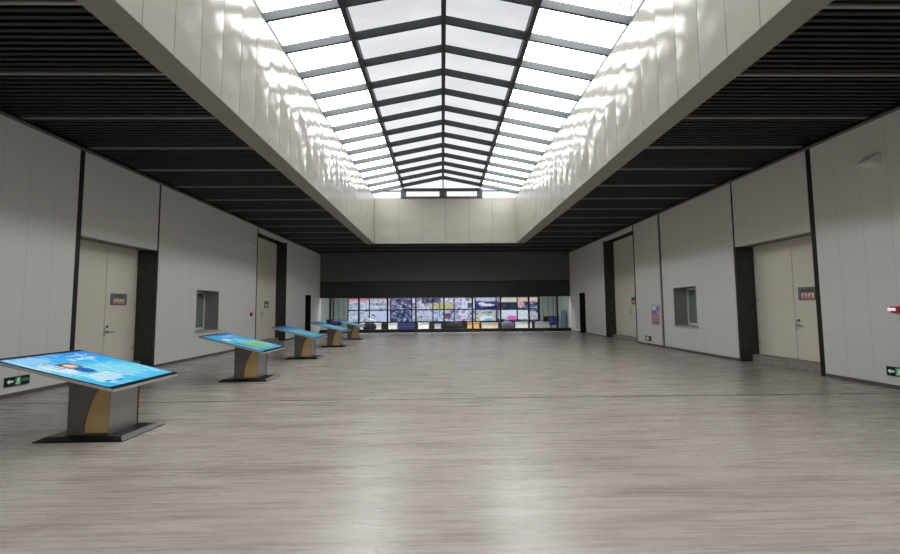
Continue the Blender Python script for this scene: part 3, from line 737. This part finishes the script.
M_EXB = mat('black_sign_body', (.012, .013, .012), .3); M_EXG = emis('lit_green_sign', (.2, .62, .3), .25); M_EXW = emis('lit_white_sign', (.85, .95, .88), .4)
def exit_sign(sg, X, yc, zc, w, h, flip, lab):
    t = thing('exit_sign', lab, 'sign', (X, yc, zc))
    def f(b, d0, d1, y0, y1, z0, z1):
        a, c = sorted((-sg*d0, -sg*d1)); box(b, a, c, y0, y1, z0, z1)
    def put(n, b, m): o = obj(n, b, m); o.parent = t
    s = flip
    b = bmesh.new(); f(b, 0, .03, -w/2, w/2, -h/2, h/2); put('body', b, M_EXB)
    b = bmesh.new(); f(b, .03, .032, -w*.10, w*.12, -h*.42, h*.42); put('running_man_panel', b, M_EXG)
    b = bmesh.new()      # running figure
    def bar(p, q, r=.006):
        tube(b, (-sg*.034, s*p[0]*h, p[1]*h), (-sg*.034, s*q[0]*h, q[1]*h), r, 6)
    ball(b, (-sg*.034, s*.1*h, .3*h), .004, .012, .012, 10)
    bar((.07, .2), (0, -.08), .009); bar((0, -.08), (.14, -.2)); bar((.14, -.2), (.1, -.38)); bar((0, -.08), (-.1, -.25)); bar((-.1, -.25), (-.22, -.25))
    bar((.07, .18), (.2, .02)); bar((.07, .18), (-.1, .1)); put('running_man', b, M_EXW)
    b = bmesh.new()      # arrow
    pts = [(-.44, 0), (-.34, .26), (-.34, .1), (-.18, .1), (-.18, -.1), (-.34, -.1), (-.34, -.26)]
    xa, xb = sorted((-sg*.03, -sg*.033)); prism(b, [(s*p[0]*w, p[1]*h) for p in pts], xa, xb, 'x'); put('arrow', b, M_EXW)
    b = bmesh.new(); strokes(b, lambda y0, y1, z0, z1: f(b, .03, .032, *sorted((s*y0, s*y1)), z0, z1), w*.16, w*.46, -h*.2, h*.2, 4, 3, .1); put('lettering', b, M_EXG)
exit_sign(-1, XL, 8.30, .29, .46, .17, 1, 'low green running man exit sign on the left wall behind the nearest kiosk')
exit_sign(1, XR, 7.86, .33, .44, .17, -1, 'low green running man exit sign at the right edge of the picture')
exit_sign(1, XR, 17.55, .27, .48, .19, -1, 'low exit sign on the right wall below the notice board')

def wedge(sg, y, z, s, lab):
    X = XR if sg > 0 else XL
    t = thing('wall_light', lab, 'light', (X, y, z), 0, 'white wedge lights high on the walls')
    def pr(n, pts, y0, y1, m, ax='y'):
        b = bmesh.new(); prism(b, pts, y0, y1); o = obj(n, b, m); o.parent = t
    q = -sg
    pr('housing', [(0, -s*.32), (0, s*.45), (q*s*.35, s*.42), (q*s*.95, -s*.08), (q*s*.95, -s*.25)], -s*.5, s*.5, M_WHITE)
    pr('lens', [(q*.01, -s*.32), (q*s*.95, -s*.25), (q*s*.93, -s*.31), (q*.01, -s*.38)], -s*.46, s*.46, mat('milky_lens', (.85, .85, .8), .3))
wedge(1, 8.0, 4.42, .26, 'white wedge-shaped light high on the right wall')
wedge(-1, 17.9, 4.3, .22, 'white wedge-shaped light high on the left wall')

# alarms
t = thing('fire_alarm', 'dark red fire alarm with white lens on the right wall', 'alarm', (XR, 7.72, 1.50))
def rel(n, b, m, t, bevel=0): o = obj(n, b, m); o.parent = t; return o
b = bmesh.new(); box(b, -.075, 0, -.2, .16, -.06, .06, .01); rel('body', b, M_RED, t)
b = bmesh.new(); box(b, -.10, -.06, .06, .19, -.025, .03, .012); rel('lens', b, emis('lit_pale_lens', (1, .8, .85), .8), t)
t = thing('alarm_button', 'small red alarm button on the left wall before the tall door', 'alarm', (XL, 18.1, 1.40))
b = bmesh.new(); box(b, 0, .05, -.08, .08, -.08, .08, .008); rel('body', b, M_RED, t)
b = bmesh.new(); box(b, .05, .055, -.04, .04, -.03, .03); rel('press_plate', b, M_INK, t)

# sockets
def socket(sg, y, z, lab, m=M_WHITE):
    X = XR if sg > 0 else XL
    t = thing('wall_socket', lab, 'socket', (X, y, z)); q = -sg
    b = bmesh.new(); box(b, *sorted((0, q*.012)), -.05, .05, -.05, .05, .004); rel('plate', b, m, t)
    b = bmesh.new()
    for a, c in ((-.02, .012), (.012, .012), (-.004, -.024)): box(b, *sorted((q*.012, q*.0135)), a, a+.008, c-.01, c+.01)
    rel('slots', b, M_INK, t)
socket(-1, 13.55, .31, 'white socket low on the left wall below the window')
socket(1, 13.42, .30, 'white socket low on the right wall below the window')
socket(1, 26.9, .33, 'dark socket low on the right wall beyond the black opening', M_INK)
socket(-1, 27.3, .3, 'white socket low on the left wall near the glass wall')

# notice board on the right wall
t = thing('notice_board', 'white notice board with purple and red print on the right wall', 'notice board', (XR-.001, 16.86, 1.25))
b = bmesh.new(); box(b, -.02, 0, -.33, .33, -.41, .41); rel('board', b, mat('pale_board', (.52, .53, .58), .4), t)
def pb(n, y0, y1, z0, z1, m): b = bmesh.new(); box(b, -.0225, -.02, y0, y1, z0, z1); rel(n, b, m, t)
pb('header', -.05, .25, .22, .35, M_WLIT); pb('purple_print', -.12, .26, .02, .17, mat('purple_print', (.30, .22, .55), .5))
pb('red_print', -.26, .28, -.2, .0, mat('red_print', (.75, .12, .18), .5)); pb('grey_panel', -.28, .28, -.38, -.22, mat('grey_print', (.30, .31, .36), .5))
b = bmesh.new(); strokes(b, lambda y0, y1, z0, z1: box(b, -.024, -.0225, y0, y1, z0, z1), -.22, .24, -.15, -.05, 4, 9); rel('lettering', b, M_WLIT, t)
pb('dark_emblem', -.26, -.16, .18, .30, M_INK)
